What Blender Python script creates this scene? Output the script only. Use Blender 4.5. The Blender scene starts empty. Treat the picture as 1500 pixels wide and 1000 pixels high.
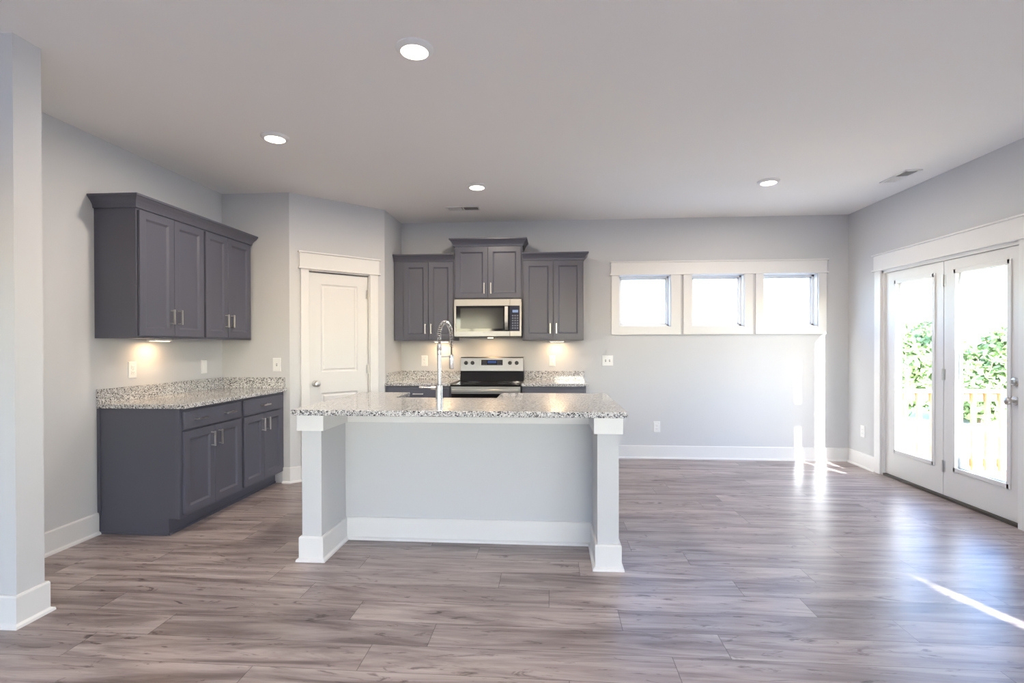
import bpy, bmesh, math, random
from mathutils import Vector, Matrix
random.seed(7)
scene = bpy.context.scene
COL = scene.collection

# ------------------------------------------------------------ camera
H = 2.743                                   # ceiling height
FPX, YAW, PIT, ROL, CY, HC = 760.0, .0761, .0059, -.0018, 509.4, 1.302
F = Vector((-math.sin(YAW)*math.cos(PIT), math.cos(YAW)*math.cos(PIT), -math.sin(PIT)))
R0 = Vector((math.cos(YAW), math.sin(YAW), 0)); U0 = R0.cross(F)
R1 = R0*math.cos(ROL)+U0*math.sin(ROL); U1 = -R0*math.sin(ROL)+U0*math.cos(ROL)
cd = bpy.data.cameras.new('camera'); cam = bpy.data.objects.new('camera', cd); COL.objects.link(cam)
cd.sensor_fit = 'HORIZONTAL'; cd.sensor_width = 36; cd.lens = FPX/1500*36
cd.shift_y = (CY-500)/1500; cd.clip_start = .05; cd.clip_end = 500
M = Matrix((R1, U1, -F)).transposed().to_4x4(); M.translation = (0, 0, HC)
cam.matrix_world = M
scene.camera = cam

# ------------------------------------------------------------ world, sun, exposure
SKY, SUN, LAMP, EXPO = 1.50, 46.0, 1.30, 0.46
w = bpy.data.worlds.new('world'); scene.world = w; w.use_nodes = True
nt = w.node_tree; nt.nodes.clear()
sky = nt.nodes.new('ShaderNodeTexSky'); sky.sky_type = 'NISHITA'; sky.sun_disc = False
sky.sun_elevation = math.radians(21); sky.sun_rotation = math.radians(161); sky.dust_density = 1.0; sky.air_density = 1.0
bg = nt.nodes.new('ShaderNodeBackground'); bg.inputs[1].default_value = SKY
wo = nt.nodes.new('ShaderNodeOutputWorld')
tint = nt.nodes.new('ShaderNodeMixRGB'); tint.blend_type = 'MULTIPLY'; tint.inputs[0].default_value = 1; tint.inputs[2].default_value = (.86, 1.01, 1.30, 1)
nt.links.new(sky.outputs[0], tint.inputs[1]); nt.links.new(tint.outputs[0], bg.inputs[0]); nt.links.new(bg.outputs[0], wo.inputs[0])
sd = bpy.data.lights.new('sun', 'SUN'); sun = bpy.data.objects.new('sun', sd); COL.objects.link(sun)
sd.energy = SUN; sd.angle = math.radians(.6); sd.color = (.96, 1.0, 1.04)
sun.rotation_euler = Vector((-.322, .947, -.384)).to_track_quat('-Z', 'Y').to_euler()
sun.location = (8, -12, 8)
scene.view_settings.view_transform = 'Standard'; scene.view_settings.look = 'None'
scene.view_settings.gamma = 1; scene.view_settings.use_curve_mapping = False
scene.view_settings.exposure = EXPO
try:
    scene.cycles.max_bounces = 14; scene.cycles.diffuse_bounces = 8; scene.cycles.glossy_bounces = 6
    scene.cycles.transparent_max_bounces = 24; scene.cycles.sample_clamp_indirect = 12
    scene.cycles.caustics_reflective = False; scene.cycles.caustics_refractive = False
    scene.cycles.use_denoising = True
except Exception: pass

# ------------------------------------------------------------ main planes
XL, XR, YB, YJ, XP, XD = -3.132, 3.292, 6.041, 4.728, -1.775, -2.467
YF, XLL = -3.6, -5.2                        # living-room front wall and far-left wall
PY0, PY1, PX = 2.215, 2.349, -2.473         # stub wall on the left
PI = math.pi

# ------------------------------------------------------------ materials
def lin(c):
    return tuple(((v/12.92) if v <= .04045 else ((v+.055)/1.055)**2.4) for v in [x/255 for x in c])+(1,)
def mat(name, col, rough=.5, metal=0, spec=.5, coat=0, aniso=0):
    m = bpy.data.materials.new(name); m.use_nodes = True
    b = m.node_tree.nodes['Principled BSDF']
    b.inputs['Base Color'].default_value = lin(col) if max(col) > 1 else tuple(col)+(1,)
    b.inputs['Roughness'].default_value = rough; b.inputs['Metallic'].default_value = metal
    b.inputs['Specular IOR Level'].default_value = spec; b.inputs['Coat Weight'].default_value = coat
    return m
def nodes(m): return m.node_tree.nodes, m.node_tree.links, m.node_tree.nodes['Principled BSDF']
def N(t, ns, **kw):
    n = ns.new(t)
    for k, v in kw.items(): setattr(n, k, v)
    return n
def bump(m, scale, strength, dist=.002, detail=3, stretch=None):
    ns, ln, b = nodes(m)
    g = ns.new('ShaderNodeNewGeometry'); mp = ns.new('ShaderNodeMapping')
    if stretch: mp.inputs['Scale'].default_value = stretch
    ln.new(g.outputs['Position'], mp.inputs['Vector'])
    n = ns.new('ShaderNodeTexNoise'); n.inputs['Scale'].default_value = scale; n.inputs['Detail'].default_value = detail
    ln.new(mp.outputs[0], n.inputs['Vector'])
    bp = ns.new('ShaderNodeBump'); bp.inputs['Strength'].default_value = strength; bp.inputs['Distance'].default_value = dist
    ln.new(n.outputs['Fac'], bp.inputs['Height']); ln.new(bp.outputs[0], b.inputs['Normal'])
    return m
MT = {}
MT['wall'] = bump(mat('wall_paint', (.605, .605, .612), .75, spec=.3), 90, .15)
MT['ceiling'] = bump(mat('ceiling_paint', (.90, .885, .87), .9, spec=.2), 70, .15)
MT['trim'] = bump(mat('trim_paint', (.765, .755, .74), .35), 30, .04)
MT['door'] = bump(mat('door_paint', (.73, .72, .705), .4), 30, .04)
MT['cab'] = bump(mat('cabinet_paint', (.092, .094, .124), .36), 60, .05)
MT['cab_in'] = mat('cabinet_gap', (.03, .03, .035), .8)
MT['nickel'] = mat('satin_nickel', (.62, .60, .57), .28, 1)
MT['chrome'] = mat('faucet_nickel', (.66, .65, .63), .22, 1)
MT['steel'] = mat('brushed_steel', (.37, .352, .335), .30, 1)
MT['blackglass'] = mat('black_glass', (.012, .012, .014), .05, spec=.4)
MT['black'] = mat('black_enamel', (.018, .018, .02), .22)
MT['blackplastic'] = mat('black_plastic', (.02, .02, .022), .35)
MT['white_plastic'] = mat('white_plastic', (.82, .82, .81), .35)
MT['plastic_shadow'] = mat('slot_plastic', (.25, .25, .25), .5)
MT['vent_dark'] = mat('vent_duct', (.06, .06, .06), .8)
MT['vinyl'] = mat('window_vinyl', (.85, .85, .85), .35)
MT['bronze'] = mat('threshold_bronze', (.09, .08, .07), .45, .5)
MT['button'] = mat('panel_button', (.10, .11, .15), .3)
MT['exterior'] = bump(mat('exterior_siding', (.45, .45, .44), .8), 4, .1)

def emis(name, col, st):
    m = bpy.data.materials.new(name); m.use_nodes = True; ns = m.node_tree.nodes; ns.clear()
    e = ns.new('ShaderNodeEmission'); e.inputs[0].default_value = tuple(col)+(1,); e.inputs[1].default_value = st
    o = ns.new('ShaderNodeOutputMaterial'); m.node_tree.links.new(e.outputs[0], o.inputs[0]); return m
WARM = (1, .88, .74)
MT['lens'] = emis('led_lens', (1, .86, .68), 9)
MT['strip'] = emis('led_strip', (1, .80, .55), 7)
MT['display'] = emis('display_glow', (.42, .55, .80), .55)
MT['display2'] = emis('range_display_glow', (.12, .2, .5), .35)

def glass(name, tint=(1, 1, 1)):
    m = bpy.data.materials.new(name); m.use_nodes = True; ns = m.node_tree.nodes; ln = m.node_tree.links; ns.clear()
    t = ns.new('ShaderNodeBsdfTransparent'); t.inputs[0].default_value = tuple(tint)+(1,)
    g = ns.new('ShaderNodeBsdfGlossy'); g.inputs['Roughness'].default_value = .01
    lw = ns.new('ShaderNodeLayerWeight'); lw.inputs[0].default_value = .5
    pw = ns.new('ShaderNodeMath'); pw.operation = 'POWER'; pw.inputs[1].default_value = 5; ln.new(lw.outputs['Facing'], pw.inputs[0])
    fr = ns.new('ShaderNodeMath'); fr.operation = 'MULTIPLY_ADD'; fr.inputs[1].default_value = .8; fr.inputs[2].default_value = .04; ln.new(pw.outputs[0], fr.inputs[0])
    mx = ns.new('ShaderNodeMixShader'); o = ns.new('ShaderNodeOutputMaterial')
    ln.new(fr.outputs[0], mx.inputs[0]); ln.new(t.outputs[0], mx.inputs[1]); ln.new(g.outputs[0], mx.inputs[2]); ln.new(mx.outputs[0], o.inputs[0])
    return m
MT['glass'] = glass('window_glass', (.97, .98, .97))

def granite():
    m = mat('granite', (.6, .6, .6), .07, spec=.6)
    ns, ln, b = nodes(m)
    g = ns.new('ShaderNodeNewGeometry')
    def vor(scale, rnd=1):
        v = ns.new('ShaderNodeTexVoronoi'); v.inputs['Scale'].default_value = scale; ln.new(dist.outputs[0], v.inputs['Vector']); return v
    nz = ns.new('ShaderNodeTexNoise'); nz.inputs['Scale'].default_value = 60; nz.inputs['Detail'].default_value = 3
    ln.new(g.outputs['Position'], nz.inputs['Vector'])
    dist = ns.new('ShaderNodeMixRGB'); dist.blend_type = 'ADD'; dist.inputs[0].default_value = .012
    ln.new(g.outputs['Position'], dist.inputs[1]); ln.new(nz.outputs['Color'], dist.inputs[2])
    v1 = vor(165)
    sep = ns.new('ShaderNodeSeparateColor'); ln.new(v1.outputs['Color'], sep.inputs[0])
    r1 = ns.new('ShaderNodeValToRGB'); r1.color_ramp.interpolation = 'CONSTANT'
    cr = r1.color_ramp; cr.elements[0].color = (.035, .036, .04, 1); cr.elements[1].position = .10; cr.elements[1].color = (.17, .17, .18, 1)
    for p, c in ((.20, (.36, .34, .33, 1)), (.38, (.58, .57, .56, 1)), (.72, (.74, .74, .73, 1))):
        e = cr.elements.new(p); e.color = c
    ln.new(sep.outputs[0], r1.inputs[0])
    v2 = vor(330); sep2 = ns.new('ShaderNodeSeparateColor'); ln.new(v2.outputs['Color'], sep2.inputs[0])
    r2 = ns.new('ShaderNodeValToRGB'); r2.color_ramp.interpolation = 'CONSTANT'
    r2.color_ramp.elements[0].color = (.25, .25, .27, 1); r2.color_ramp.elements[1].position = .16; r2.color_ramp.elements[1].color = (1, 1, 1, 1)
    ln.new(sep2.outputs[1], r2.inputs[0])
    mx = ns.new('ShaderNodeMixRGB'); mx.blend_type = 'MULTIPLY'; mx.inputs[0].default_value = .9
    ln.new(r1.outputs[0], mx.inputs[1]); ln.new(r2.outputs[0], mx.inputs[2]); ln.new(mx.outputs[0], b.inputs['Base Color'])
    return m
MT['granite'] = granite()

def floor_mat():
    m = mat('laminate_planks', (.3, .3, .3), .3)
    ns, ln, b = nodes(m)
    def math_(op, a, bb=None, c=None):
        n = ns.new('ShaderNodeMath'); n.operation = op
        for i, v in enumerate((a, bb, c)):
            if v is None: continue
            if isinstance(v, (int, float)): n.inputs[i].default_value = v
            else: ln.new(v, n.inputs[i])
        return n.outputs[0]
    g = ns.new('ShaderNodeNewGeometry'); s = ns.new('ShaderNodeSeparateXYZ'); ln.new(g.outputs['Position'], s.inputs[0])
    PW, PL = .185, 1.28
    yy = math_('DIVIDE', math_('ADD', s.outputs[1], 20.0), PW); row = math_('FLOOR', yy); fy = math_('FRACT', yy)
    wn = ns.new('ShaderNodeTexWhiteNoise'); wn.noise_dimensions = '1D'; ln.new(row, wn.inputs['W'])
    xx = math_('ADD', math_('DIVIDE', math_('ADD', s.outputs[0], 20.0), PL), math_('MULTIPLY', wn.outputs['Value'], 5.0))
    col = math_('FLOOR', xx); fx = math_('FRACT', xx)
    cmb = ns.new('ShaderNodeCombineXYZ'); ln.new(row, cmb.inputs[0]); ln.new(col, cmb.inputs[1])
    w2 = ns.new('ShaderNodeTexWhiteNoise'); w2.noise_dimensions = '3D'; ln.new(cmb.outputs[0], w2.inputs['Vector'])
    sc = ns.new('ShaderNodeSeparateColor'); ln.new(w2.outputs['Color'], sc.inputs[0])
    # grain coordinates, shifted per plank
    def coord(sx, sy, off):
        c = ns.new('ShaderNodeCombineXYZ')
        ln.new(math_('ADD', math_('MULTIPLY', s.outputs[0], sx), math_('MULTIPLY', sc.outputs[0], off)), c.inputs[0])
        ln.new(math_('ADD', math_('MULTIPLY', s.outputs[1], sy), math_('MULTIPLY', sc.outputs[1], off)), c.inputs[1])
        return c.outputs[0]
    def noise(v, scale, detail=4, rough=.6, distort=0):
        n = ns.new('ShaderNodeTexNoise'); n.inputs['Scale'].default_value = scale; n.inputs['Detail'].default_value = detail
        n.inputs['Roughness'].default_value = rough; n.inputs['Distortion'].default_value = distort
        ln.new(v, n.inputs['Vector']); return n.outputs['Fac']
    def ramp(v, stops):
        r = ns.new('ShaderNodeValToRGB'); e = r.color_ramp.elements
        e[0].position, e[0].color = stops[0][0], stops[0][1]; e[1].position, e[1].color = stops[1][0], stops[1][1]
        for p, c in stops[2:]: q = e.new(p); q.color = c
        ln.new(v, r.inputs[0]); return r.outputs[0]
    g1 = noise(coord(.85, 7.5, 40), 1.0, 6, .60, 1.8)
    base = ramp(g1, [(.30, (.150, .116, .112, 1)), (.42, (.255, .208, .198, 1)), (.54, (.365, .308, .292, 1)), (.70, (.47, .41, .39, 1))])
    g2 = noise(coord(2.6, 48, 90), 1.0, 4, .7, .6)
    fine = ramp(g2, [(.30, (.74, .72, .72, 1)), (.60, (1.05, 1.05, 1.05, 1))])
    g3 = noise(coord(3.6, 15, 60), 1.0, 4, .62, 2.2)
    knot = ramp(g3, [(.27, (.20, .17, .17, 1)), (.345, (.58, .54, .54, 1)), (.40, (1, 1, 1, 1))])
    def mul(a, bb, f=1.0):
        n = ns.new('ShaderNodeMixRGB'); n.blend_type = 'MULTIPLY'; n.inputs[0].default_value = f
        ln.new(a, n.inputs[1]); ln.new(bb, n.inputs[2]); return n.outputs[0]
    c = mul(mul(base, fine, .8), knot, .9)
    tone = ramp(sc.outputs[2], [(0, (.84, .82, .83, 1)), (1, (1.12, 1.11, 1.11, 1))])
    c = mul(c, tone)
    ex = math_('MINIMUM', fx, math_('SUBTRACT', 1.0, fx)); ey = math_('MINIMUM', fy, math_('SUBTRACT', 1.0, fy))
    gx = math_('GREATER_THAN', math_('MULTIPLY', ex, PL), .0013); gy = math_('GREATER_THAN', math_('MULTIPLY', ey, PW), .0013)
    gap = math_('MULTIPLY', gx, gy)
    gr = ramp(gap, [(0, (.30, .28, .28, 1)), (1, (1, 1, 1, 1))])
    c = mul(c, gr)
    ln.new(c, b.inputs['Base Color'])
    rr = math_('MULTIPLY_ADD', g2, .14, .26)
    ln.new(rr, b.inputs['Roughness'])
    hgt = math_('ADD', math_('MULTIPLY', g2, .35), math_('MULTIPLY', gap, .6))
    bp = ns.new('ShaderNodeBump'); bp.inputs['Strength'].default_value = .22; bp.inputs['Distance'].default_value = .0015
    ln.new(hgt, bp.inputs['Height']); ln.new(bp.outputs[0], b.inputs['Normal'])
    b.inputs['Specular IOR Level'].default_value = .55
    return m
MT['floor'] = floor_mat()

def noisy(name, c1, c2, scale, rough=.8):
    m = mat(name, c1, rough); ns, ln, b = nodes(m)
    g = ns.new('ShaderNodeNewGeometry'); n = ns.new('ShaderNodeTexNoise'); n.inputs['Scale'].default_value = scale; n.inputs['Detail'].default_value = 5
    ln.new(g.outputs['Position'], n.inputs['Vector'])
    r = ns.new('ShaderNodeValToRGB'); r.color_ramp.elements[0].position = .35; r.color_ramp.elements[1].position = .65
    r.color_ramp.elements[0].color = tuple(c1)+(1,); r.color_ramp.elements[1].color = tuple(c2)+(1,)
    ln.new(n.outputs['Fac'], r.inputs[0]); ln.new(r.outputs[0], b.inputs['Base Color']); return m
MT['pine'] = noisy('deck_pine', (.34, .23, .12), (.48, .36, .21), 9)
MT['leaf'] = noisy('shrub_leaf', (.13, .21, .06), (.29, .37, .14), 5, .6)
MT['ground'] = noisy('pale_ground', (.62, .59, .52), (.74, .71, .64), 1.5)
MT['bark'] = noisy('shrub_bark', (.10, .07, .05), (.18, .13, .09), 12)

# ------------------------------------------------------------ mesh helpers
class MB:
    def __init__(s): s.v = []; s.f = []; s.m = []; s.sm = []; s.cur = 0
    def add(s, vs, fs, smooth=False):
        o = len(s.v); s.v += [tuple(p) for p in vs]
        for f in fs: s.f.append([i+o for i in f]); s.m.append(s.cur); s.sm.append(smooth)
        return s
    def box(s, x0, x1, y0, y1, z0, z1):
        if x0 > x1: x0, x1 = x1, x0
        if y0 > y1: y0, y1 = y1, y0
        if z0 > z1: z0, z1 = z1, z0
        vs = [(x, y, z) for z in (z0, z1) for y in (y0, y1) for x in (x0, x1)]
        return s.add(vs, [(0, 2, 3, 1), (4, 5, 7, 6), (0, 1, 5, 4), (2, 6, 7, 3), (0, 4, 6, 2), (1, 3, 7, 5)])
    def lathe(s, prof, origin=(0, 0, 0), axis=(0, 0, 1), seg=24, caps=True):
        """prof: list of (radius, distance along axis)"""
        a = Vector(axis).normalized(); t = Vector((1, 0, 0)) if abs(a.x) < .9 else Vector((0, 1, 0))
        u = a.cross(t).normalized(); v = a.cross(u); o = Vector(origin)
        vs = []
        for r, h in prof:
            for k in range(seg):
                q = 2*PI*k/seg; vs.append(o+a*h+(u*math.cos(q)+v*math.sin(q))*r)
        fs = []
        for i in range(len(prof)-1):
            for k in range(seg):
                k2 = (k+1) % seg
                fs.append((i*seg+k, i*seg+k2, (i+1)*seg+k2, (i+1)*seg+k))
        s.add(vs, fs, True)
        if caps:
            for i in (0, len(prof)-1):
                if prof[i][0] > 1e-6: s.add([vs[i*seg+k] for k in range(seg)], [tuple(range(seg))])
        return s
    def cyl(s, p0, p1, r, seg=20):
        p0 = Vector(p0); d = Vector(p1)-p0; return s.lathe([(r, 0), (r, d.length)], p0, d, seg)
    def tube(s, pts, r, seg=12, caps=True):
        pts = [Vector(p) for p in pts]; n = len(pts); vs = []
        t = (pts[1]-pts[0]).normalized(); u = t.cross(Vector((0, 0, 1)))
        if u.length < .01: u = t.cross(Vector((1, 0, 0)))
        u.normalize()
        for i, p in enumerate(pts):
            t = (pts[min(i+1, n-1)]-pts[max(i-1, 0)]).normalized()
            u = (u-t*u.dot(t)).normalized(); v = t.cross(u)
            rr = r[i] if isinstance(r, (list, tuple)) else r
            for k in range(seg):
                q = 2*PI*k/seg; vs.append(p+(u*math.cos(q)+v*math.sin(q))*rr)
        fs = [(i*seg+k, i*seg+(k+1) % seg, (i+1)*seg+(k+1) % seg, (i+1)*seg+k) for i in range(n-1) for k in range(seg)]
        s.add(vs, fs, True)
        if caps:
            s.add(vs[:seg], [tuple(range(seg))]); s.add(vs[-seg:], [tuple(range(seg))])
        return s
    def sweep(s, path, prof, closed=False, side=1):
        """path: 2D points; prof: closed polygon of (offset, z); offset is measured to the right of travel (side=1)"""
        P = [Vector(p).to_2d() for p in path]; n = len(P); vs = []
        for i in range(n):
            if closed: a, b_ = P[i]-P[i-1], P[(i+1) % n]-P[i]
            else:
                a = P[i]-P[i-1] if i > 0 else P[1]-P[0]; b_ = P[i+1]-P[i] if i < n-1 else P[-1]-P[-2]
            a = a.normalized(); b_ = b_.normalized()
            na = Vector((a.y, -a.x)); nb = Vector((b_.y, -b_.x)); m = (na+nb).normalized(); m = m/max(.2, m.dot(na))*side
            for o, z in prof: vs.append((P[i].x+m.x*o, P[i].y+m.y*o, z))
        k = len(prof); fs = []
        for i in range(n if closed else n-1):
            for j in range(k):
                a_, b2 = i*k+j, i*k+(j+1) % k; c_, d_ = ((i+1) % n)*k+(j+1) % k, ((i+1) % n)*k+j
                fs.append((a_, b2, c_, d_))
        if not closed: fs += [tuple(range(k)), tuple(range((n-1)*k, n*k))]
        return s.add(vs, fs)
    def rings(s, x0, x1, z0, z1, steps, y=0.0):
        """concentric rectangles from the outside in; steps = [(inset, dy), ...]; face looks to -y"""
        rs = [(x0, x1, z0, z1, y)]; 
        for ins, dy in steps: rs.append((x0+ins, x1-ins, z0+ins, z1-ins, y+dy))
        vs = []
        for a, b_, c, d, yy in rs: vs += [(a, yy, c), (b_, yy, c), (b_, yy, d), (a, yy, d)]
        fs = []
        for i in range(len(rs)-1):
            for j in range(4): fs.append((i*4+j, i*4+(j+1) % 4, i*4+4+(j+1) % 4, i*4+4+j))
        fs.append(tuple(range(len(vs)-4, len(vs))))
        return s.add(vs, fs)
    def slab_panels(s, w_, h_, t, panels, steps, x=0, z=0):
        """door slab, front at y=0 looking to -y, back at y=t, with recessed panels (x0,x1,z0,z1), one column"""
        xs0, xs1 = x, x+w_; z0, z1 = z, z+h_
        s.add([(xs0, 0, z0), (xs1, 0, z0), (xs1, 0, z1), (xs0, 0, z1), (xs0, t, z0), (xs1, t, z0), (xs1, t, z1), (xs0, t, z1)],
              [(4, 7, 6, 5), (0, 4, 5, 1), (1, 5, 6, 2), (2, 6, 7, 3), (3, 7, 4, 0)])
        px0, px1 = panels[0][0], panels[0][1]
        def q(a, b_, c, d): s.add([(a, 0, c), (b_, 0, c), (b_, 0, d), (a, 0, d)], [(0, 1, 2, 3)])
        q(xs0, px0, z0, z1); q(px1, xs1, z0, z1)
        zc = z0
        for (a, b_, c, d) in panels:
            q(px0, px1, zc, c); s.rings(a, b_, c, d, steps); zc = d
        q(px0, px1, zc, z1); return s
    def build(s, name, mats, parent=None, loc=(0, 0, 0), rotz=0, bevel=0, weld=True):
        me = bpy.data.meshes.new(name); me.from_pydata(s.v, [], s.f)
        if not isinstance(mats, (list, tuple)): mats = [mats]
        for m in mats: me.materials.append(m)
        for p, mi, sm in zip(me.polygons, s.m, s.sm): p.material_index = mi; p.use_smooth = sm
        bm = bmesh.new(); bm.from_mesh(me)
        if weld: bmesh.ops.remove_doubles(bm, verts=bm.verts, dist=1e-5)
        bmesh.ops.recalc_face_normals(bm, faces=bm.faces); bm.to_mesh(me); bm.free()
        if any(s.sm): 
            try: me.set_sharp_from_angle(angle=math.radians(40))
            except Exception: pass
        o = bpy.data.objects.new(name, me); COL.objects.link(o); o.location = loc; o.rotation_euler = (0, 0, rotz)
        if parent: o.parent = parent
        if bevel:
            b = o.modifiers.new('bevel', 'BEVEL'); b.width = bevel; b.segments = 2; b.limit_method = 'ANGLE'; b.angle_limit = math.radians(40)
            b.harden_normals = False
        return o
def B(*a): return MB().box(*a)
def thing(name, label, cat, loc=(0, 0, 0), rotz=0, group=None):
    o = bpy.data.objects.new(name, None); COL.objects.link(o); o.location = loc; o.rotation_euler = (0, 0, rotz)
    o.empty_display_size = .1; return tag(o, label, cat, group)
def tag(o, label, cat, group=None, kind=None):
    o['label'] = label; o['category'] = cat
    if group: o['group'] = group
    if kind: o['kind'] = kind
    return o
def struct(o, label=None, cat=None):
    o['kind'] = 'structure'
    if label: o['label'] = label
    if cat: o['category'] = cat
    return o
def wall_mesh(u0, u1, z0, z1, t, holes):
    """local wall: x along, room side at y=0, thickness to +y; only exposed faces"""
    us = sorted({u0, u1, *[h[0] for h in holes], *[h[1] for h in holes]}); zs = sorted({z0, z1, *[h[2] for h in holes], *[h[3] for h in holes]})
    def solid(i, j):
        if not (0 <= i < len(us)-1 and 0 <= j < len(zs)-1): return False
        cx, cz = (us[i]+us[i+1])/2, (zs[j]+zs[j+1])/2
        return not any(h[0] < cx < h[1] and h[2] < cz < h[3] for h in holes)
    m = MB()
    for i in range(len(us)-1):
        for j in range(len(zs)-1):
            if not solid(i, j): continue
            a, b_, c, d = us[i], us[i+1], zs[j], zs[j+1]
            m.add([(a, 0, c), (b_, 0, c), (b_, 0, d), (a, 0, d)], [(0, 1, 2, 3)]); m.add([(a, t, c), (b_, t, c), (b_, t, d), (a, t, d)], [(0, 3, 2, 1)])
            if not solid(i-1, j): m.add([(a, 0, c), (a, t, c), (a, t, d), (a, 0, d)], [(0, 3, 2, 1)])
            if not solid(i+1, j): m.add([(b_, 0, c), (b_, t, c), (b_, t, d), (b_, 0, d)], [(0, 1, 2, 3)])
            if not solid(i, j-1): m.add([(a, 0, c), (b_, 0, c), (b_, t, c), (a, t, c)], [(0, 1, 2, 3)])
            if not solid(i, j+1): m.add([(a, 0, d), (b_, 0, d), (b_, t, d), (a, t, d)], [(0, 3, 2, 1)])
    return m

# ------------------------------------------------------------ room shell
WT = .15
struct(B(XLL-WT, XR+WT, YF-WT, YB+WT, -.15, 0).build('floor', MT['floor']), 'grey-brown wood plank floor', 'floor')
struct(B(XLL-WT, XR+WT, YF-WT, YB+WT, H, H+.15).build('ceiling', MT['ceiling']), 'flat off-white painted ceiling', 'ceiling')
WIN = [(.770, 1.355), (1.585, 2.168), (2.375, 2.965)]; WZ0, WZ1 = 1.505, 2.098
struct(wall_mesh(XL-WT, XR+WT, 0, H, WT, [(a, b, WZ0, WZ1) for a, b in WIN]).build('wall_back', MT['wall'], loc=(0, YB, 0)))
# right wall: local x runs toward -Y, room side faces -X
RD0, RD1, RDZ = 3.90, 5.455, 2.035
def ry(y): return YB-y
rholes = [(ry(RD1), ry(RD0), .0, RDZ), (ry(-.55), ry(-1.26), .75, 1.72), (ry(-1.6), ry(-3.4), .12, 2.25)]
struct(wall_mesh(0, YB-YF, 0, H, WT, rholes).build('wall_right', MT['wall'], loc=(XR, YB, 0), rotz=-PI/2))
struct(wall_mesh(0, YB-PY0, 0, H, WT, []).build('wall_left', MT['wall'], loc=(XL, PY0, 0), rotz=PI/2))
struct(B(XL, XD, YJ, YJ+.1, 0, H).build('wall_left_return', MT['wall']))
SD = math.sqrt(2); PL_ = (XP-XD)*SD
# pantry wall on the diagonal, with its door opening
PD0, PD1, PDZ = .170, .812, 2.035
struct(wall_mesh(0, PL_, 0, H, .1, [(PD0, PD1, 0, PDZ)]).build('wall_pantry', MT['wall'], loc=(XD, YJ, 0), rotz=PI/4))
YP = YJ+(XP-XD)
struct(B(XP-.1, XP, YP, YB, 0, H).build('wall_pantry_side', MT['wall']))
struct(B(XLL, PX, PY0, PY1, 0, H).build('wall_stub', MT['wall']))
# living-room side, behind the camera
lh = [(.5, 2.0, .6, 2.15)]
struct(wall_mesh(0, PY0-YF, 0, H, WT, lh).build('wall_living', MT['wall'], loc=(XLL, YF, 0), rotz=PI/2))
fh = [(1.0, 3.2, .15, 2.1), (5.0, 6.2, .15, 2.1)]
o = wall_mesh(0, XR-XLL, 0, H, WT, fh).build('wall_front', MT['wall'], loc=(XR, YF, 0), rotz=PI); struct(o)

# baseboards with shoe moulding
BBP = [(0, 0), (.030, 0), (.028, .012), (.015, .020), (.015, .140), (.011, .148), (0, .148)]
def baseboard(name, path, side=1):
    return struct(MB().sweep(path, BBP, side=side).build(name, MT['trim']))
baseboard('baseboard_back', [(.362, YB), (XR, YB)], 1)
baseboard('baseboard_right', [(XR, YB-.030), (XR, 5.535)], 1)
baseboard('baseboard_right_near', [(XR, 3.81), (XR, YF)], 1)
baseboard('baseboard_left', [(XL, PY1), (XL, 3.350)], 1)
baseboard('baseboard_pantry_left', [(-2.535, YJ), (XD, YJ), (XD+.098/SD, YJ+.098/SD)], 1)
baseboard('baseboard_stub', [(XLL, PY0), (PX, PY0), (PX, PY1), (XL+.03, PY1)], 1)

# ------------------------------------------------------------ back windows (three casings, one head)
def header(name, x0, x1, z0, z1, parent=None, loc=(0, 0, 0), rotz=0, t=.022):
    m = B(x0, x1, -t, 0, z0, z1)
    m.box(x0-.012, x1+.012, -t-.014, 0, z0-.012, z0+.004)           # lower bead
    m.box(x0-.012, x1+.012, -t-.016, 0, z1-.014, z1)                 # cap
    return m.build(name, MT['trim'], parent, loc, rotz, bevel=.002)
struct(header('trim_1', .683, 3.056, 2.107, 2.252, loc=(0, YB, 0)), 'wide flat white head casing across the three windows', 'trim')
CAS = [(.688, 1.464), (1.494, 2.257), (2.288, 3.052)]
for i, ((a, b), (c0, c1)) in enumerate(zip(WIN, CAS)):
    where = ['left', 'middle', 'right'][i]
    wt = bpy.data.objects.new('window_%d' % (i+1), None); COL.objects.link(wt); wt.location = ((a+b)/2, YB, WZ0); wt['kind'] = 'structure'
    wt['label'] = '%s of three small square windows high on the back wall' % where
    cx = (a+b)/2; l0, l1 = a-cx, b-cx; h = WZ1-WZ0
    m = MB(); m.box(c0-cx, l0, -.02, 0, 1.418-WZ0, h+.006); m.box(l1, c1-cx, -.02, 0, 1.418-WZ0, h+.006)
    m.box(l0, l1, -.02, 0, 1.418-WZ0, 0); m.box(l0, l1, -.02, 0, h-.004, h+.006)
    m.build('window_casing', MT['trim'], wt, bevel=.0015)
    m = MB()  # jamb liner
    for (p, q, r, s) in ((l0, l0+.008, 0, h), (l1-.008, l1, 0, h)): m.box(p, q, 0, WT, r, s)
    m.box(l0, l1, 0, WT, 0, .008); m.box(l0, l1, 0, WT, h-.008, h)
    m.build('window_jamb', MT['trim'], wt)
    m = MB(); fw = .022
    m.box(l0+.008, l0+.008+fw, .075, .125, .008, h-.008); m.box(l1-.008-fw, l1-.008, .075, .125, .008, h-.008)
    m.box(l0, l1, .075, .125, .008, .008+fw); m.box(l0, l1, .075, .125, h-.008-fw, h-.008)
    m.box(l0+.03, l0+.045, .09, .118, .03, h-.03); m.box(l1-.045, l1-.03, .09, .118, .03, h-.03)
    m.box(l0+.03, l1-.03, .09, .118, .03, .045); m.box(l0+.03, l1-.03, .09, .118, h-.045, h-.03)
    m.build('window_frame', MT['vinyl'], wt, bevel=.001)
    B(l0+.04, l1-.04, .100, .106, .04, h-.04).build('window_pane', MT['glass'], wt)

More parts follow.
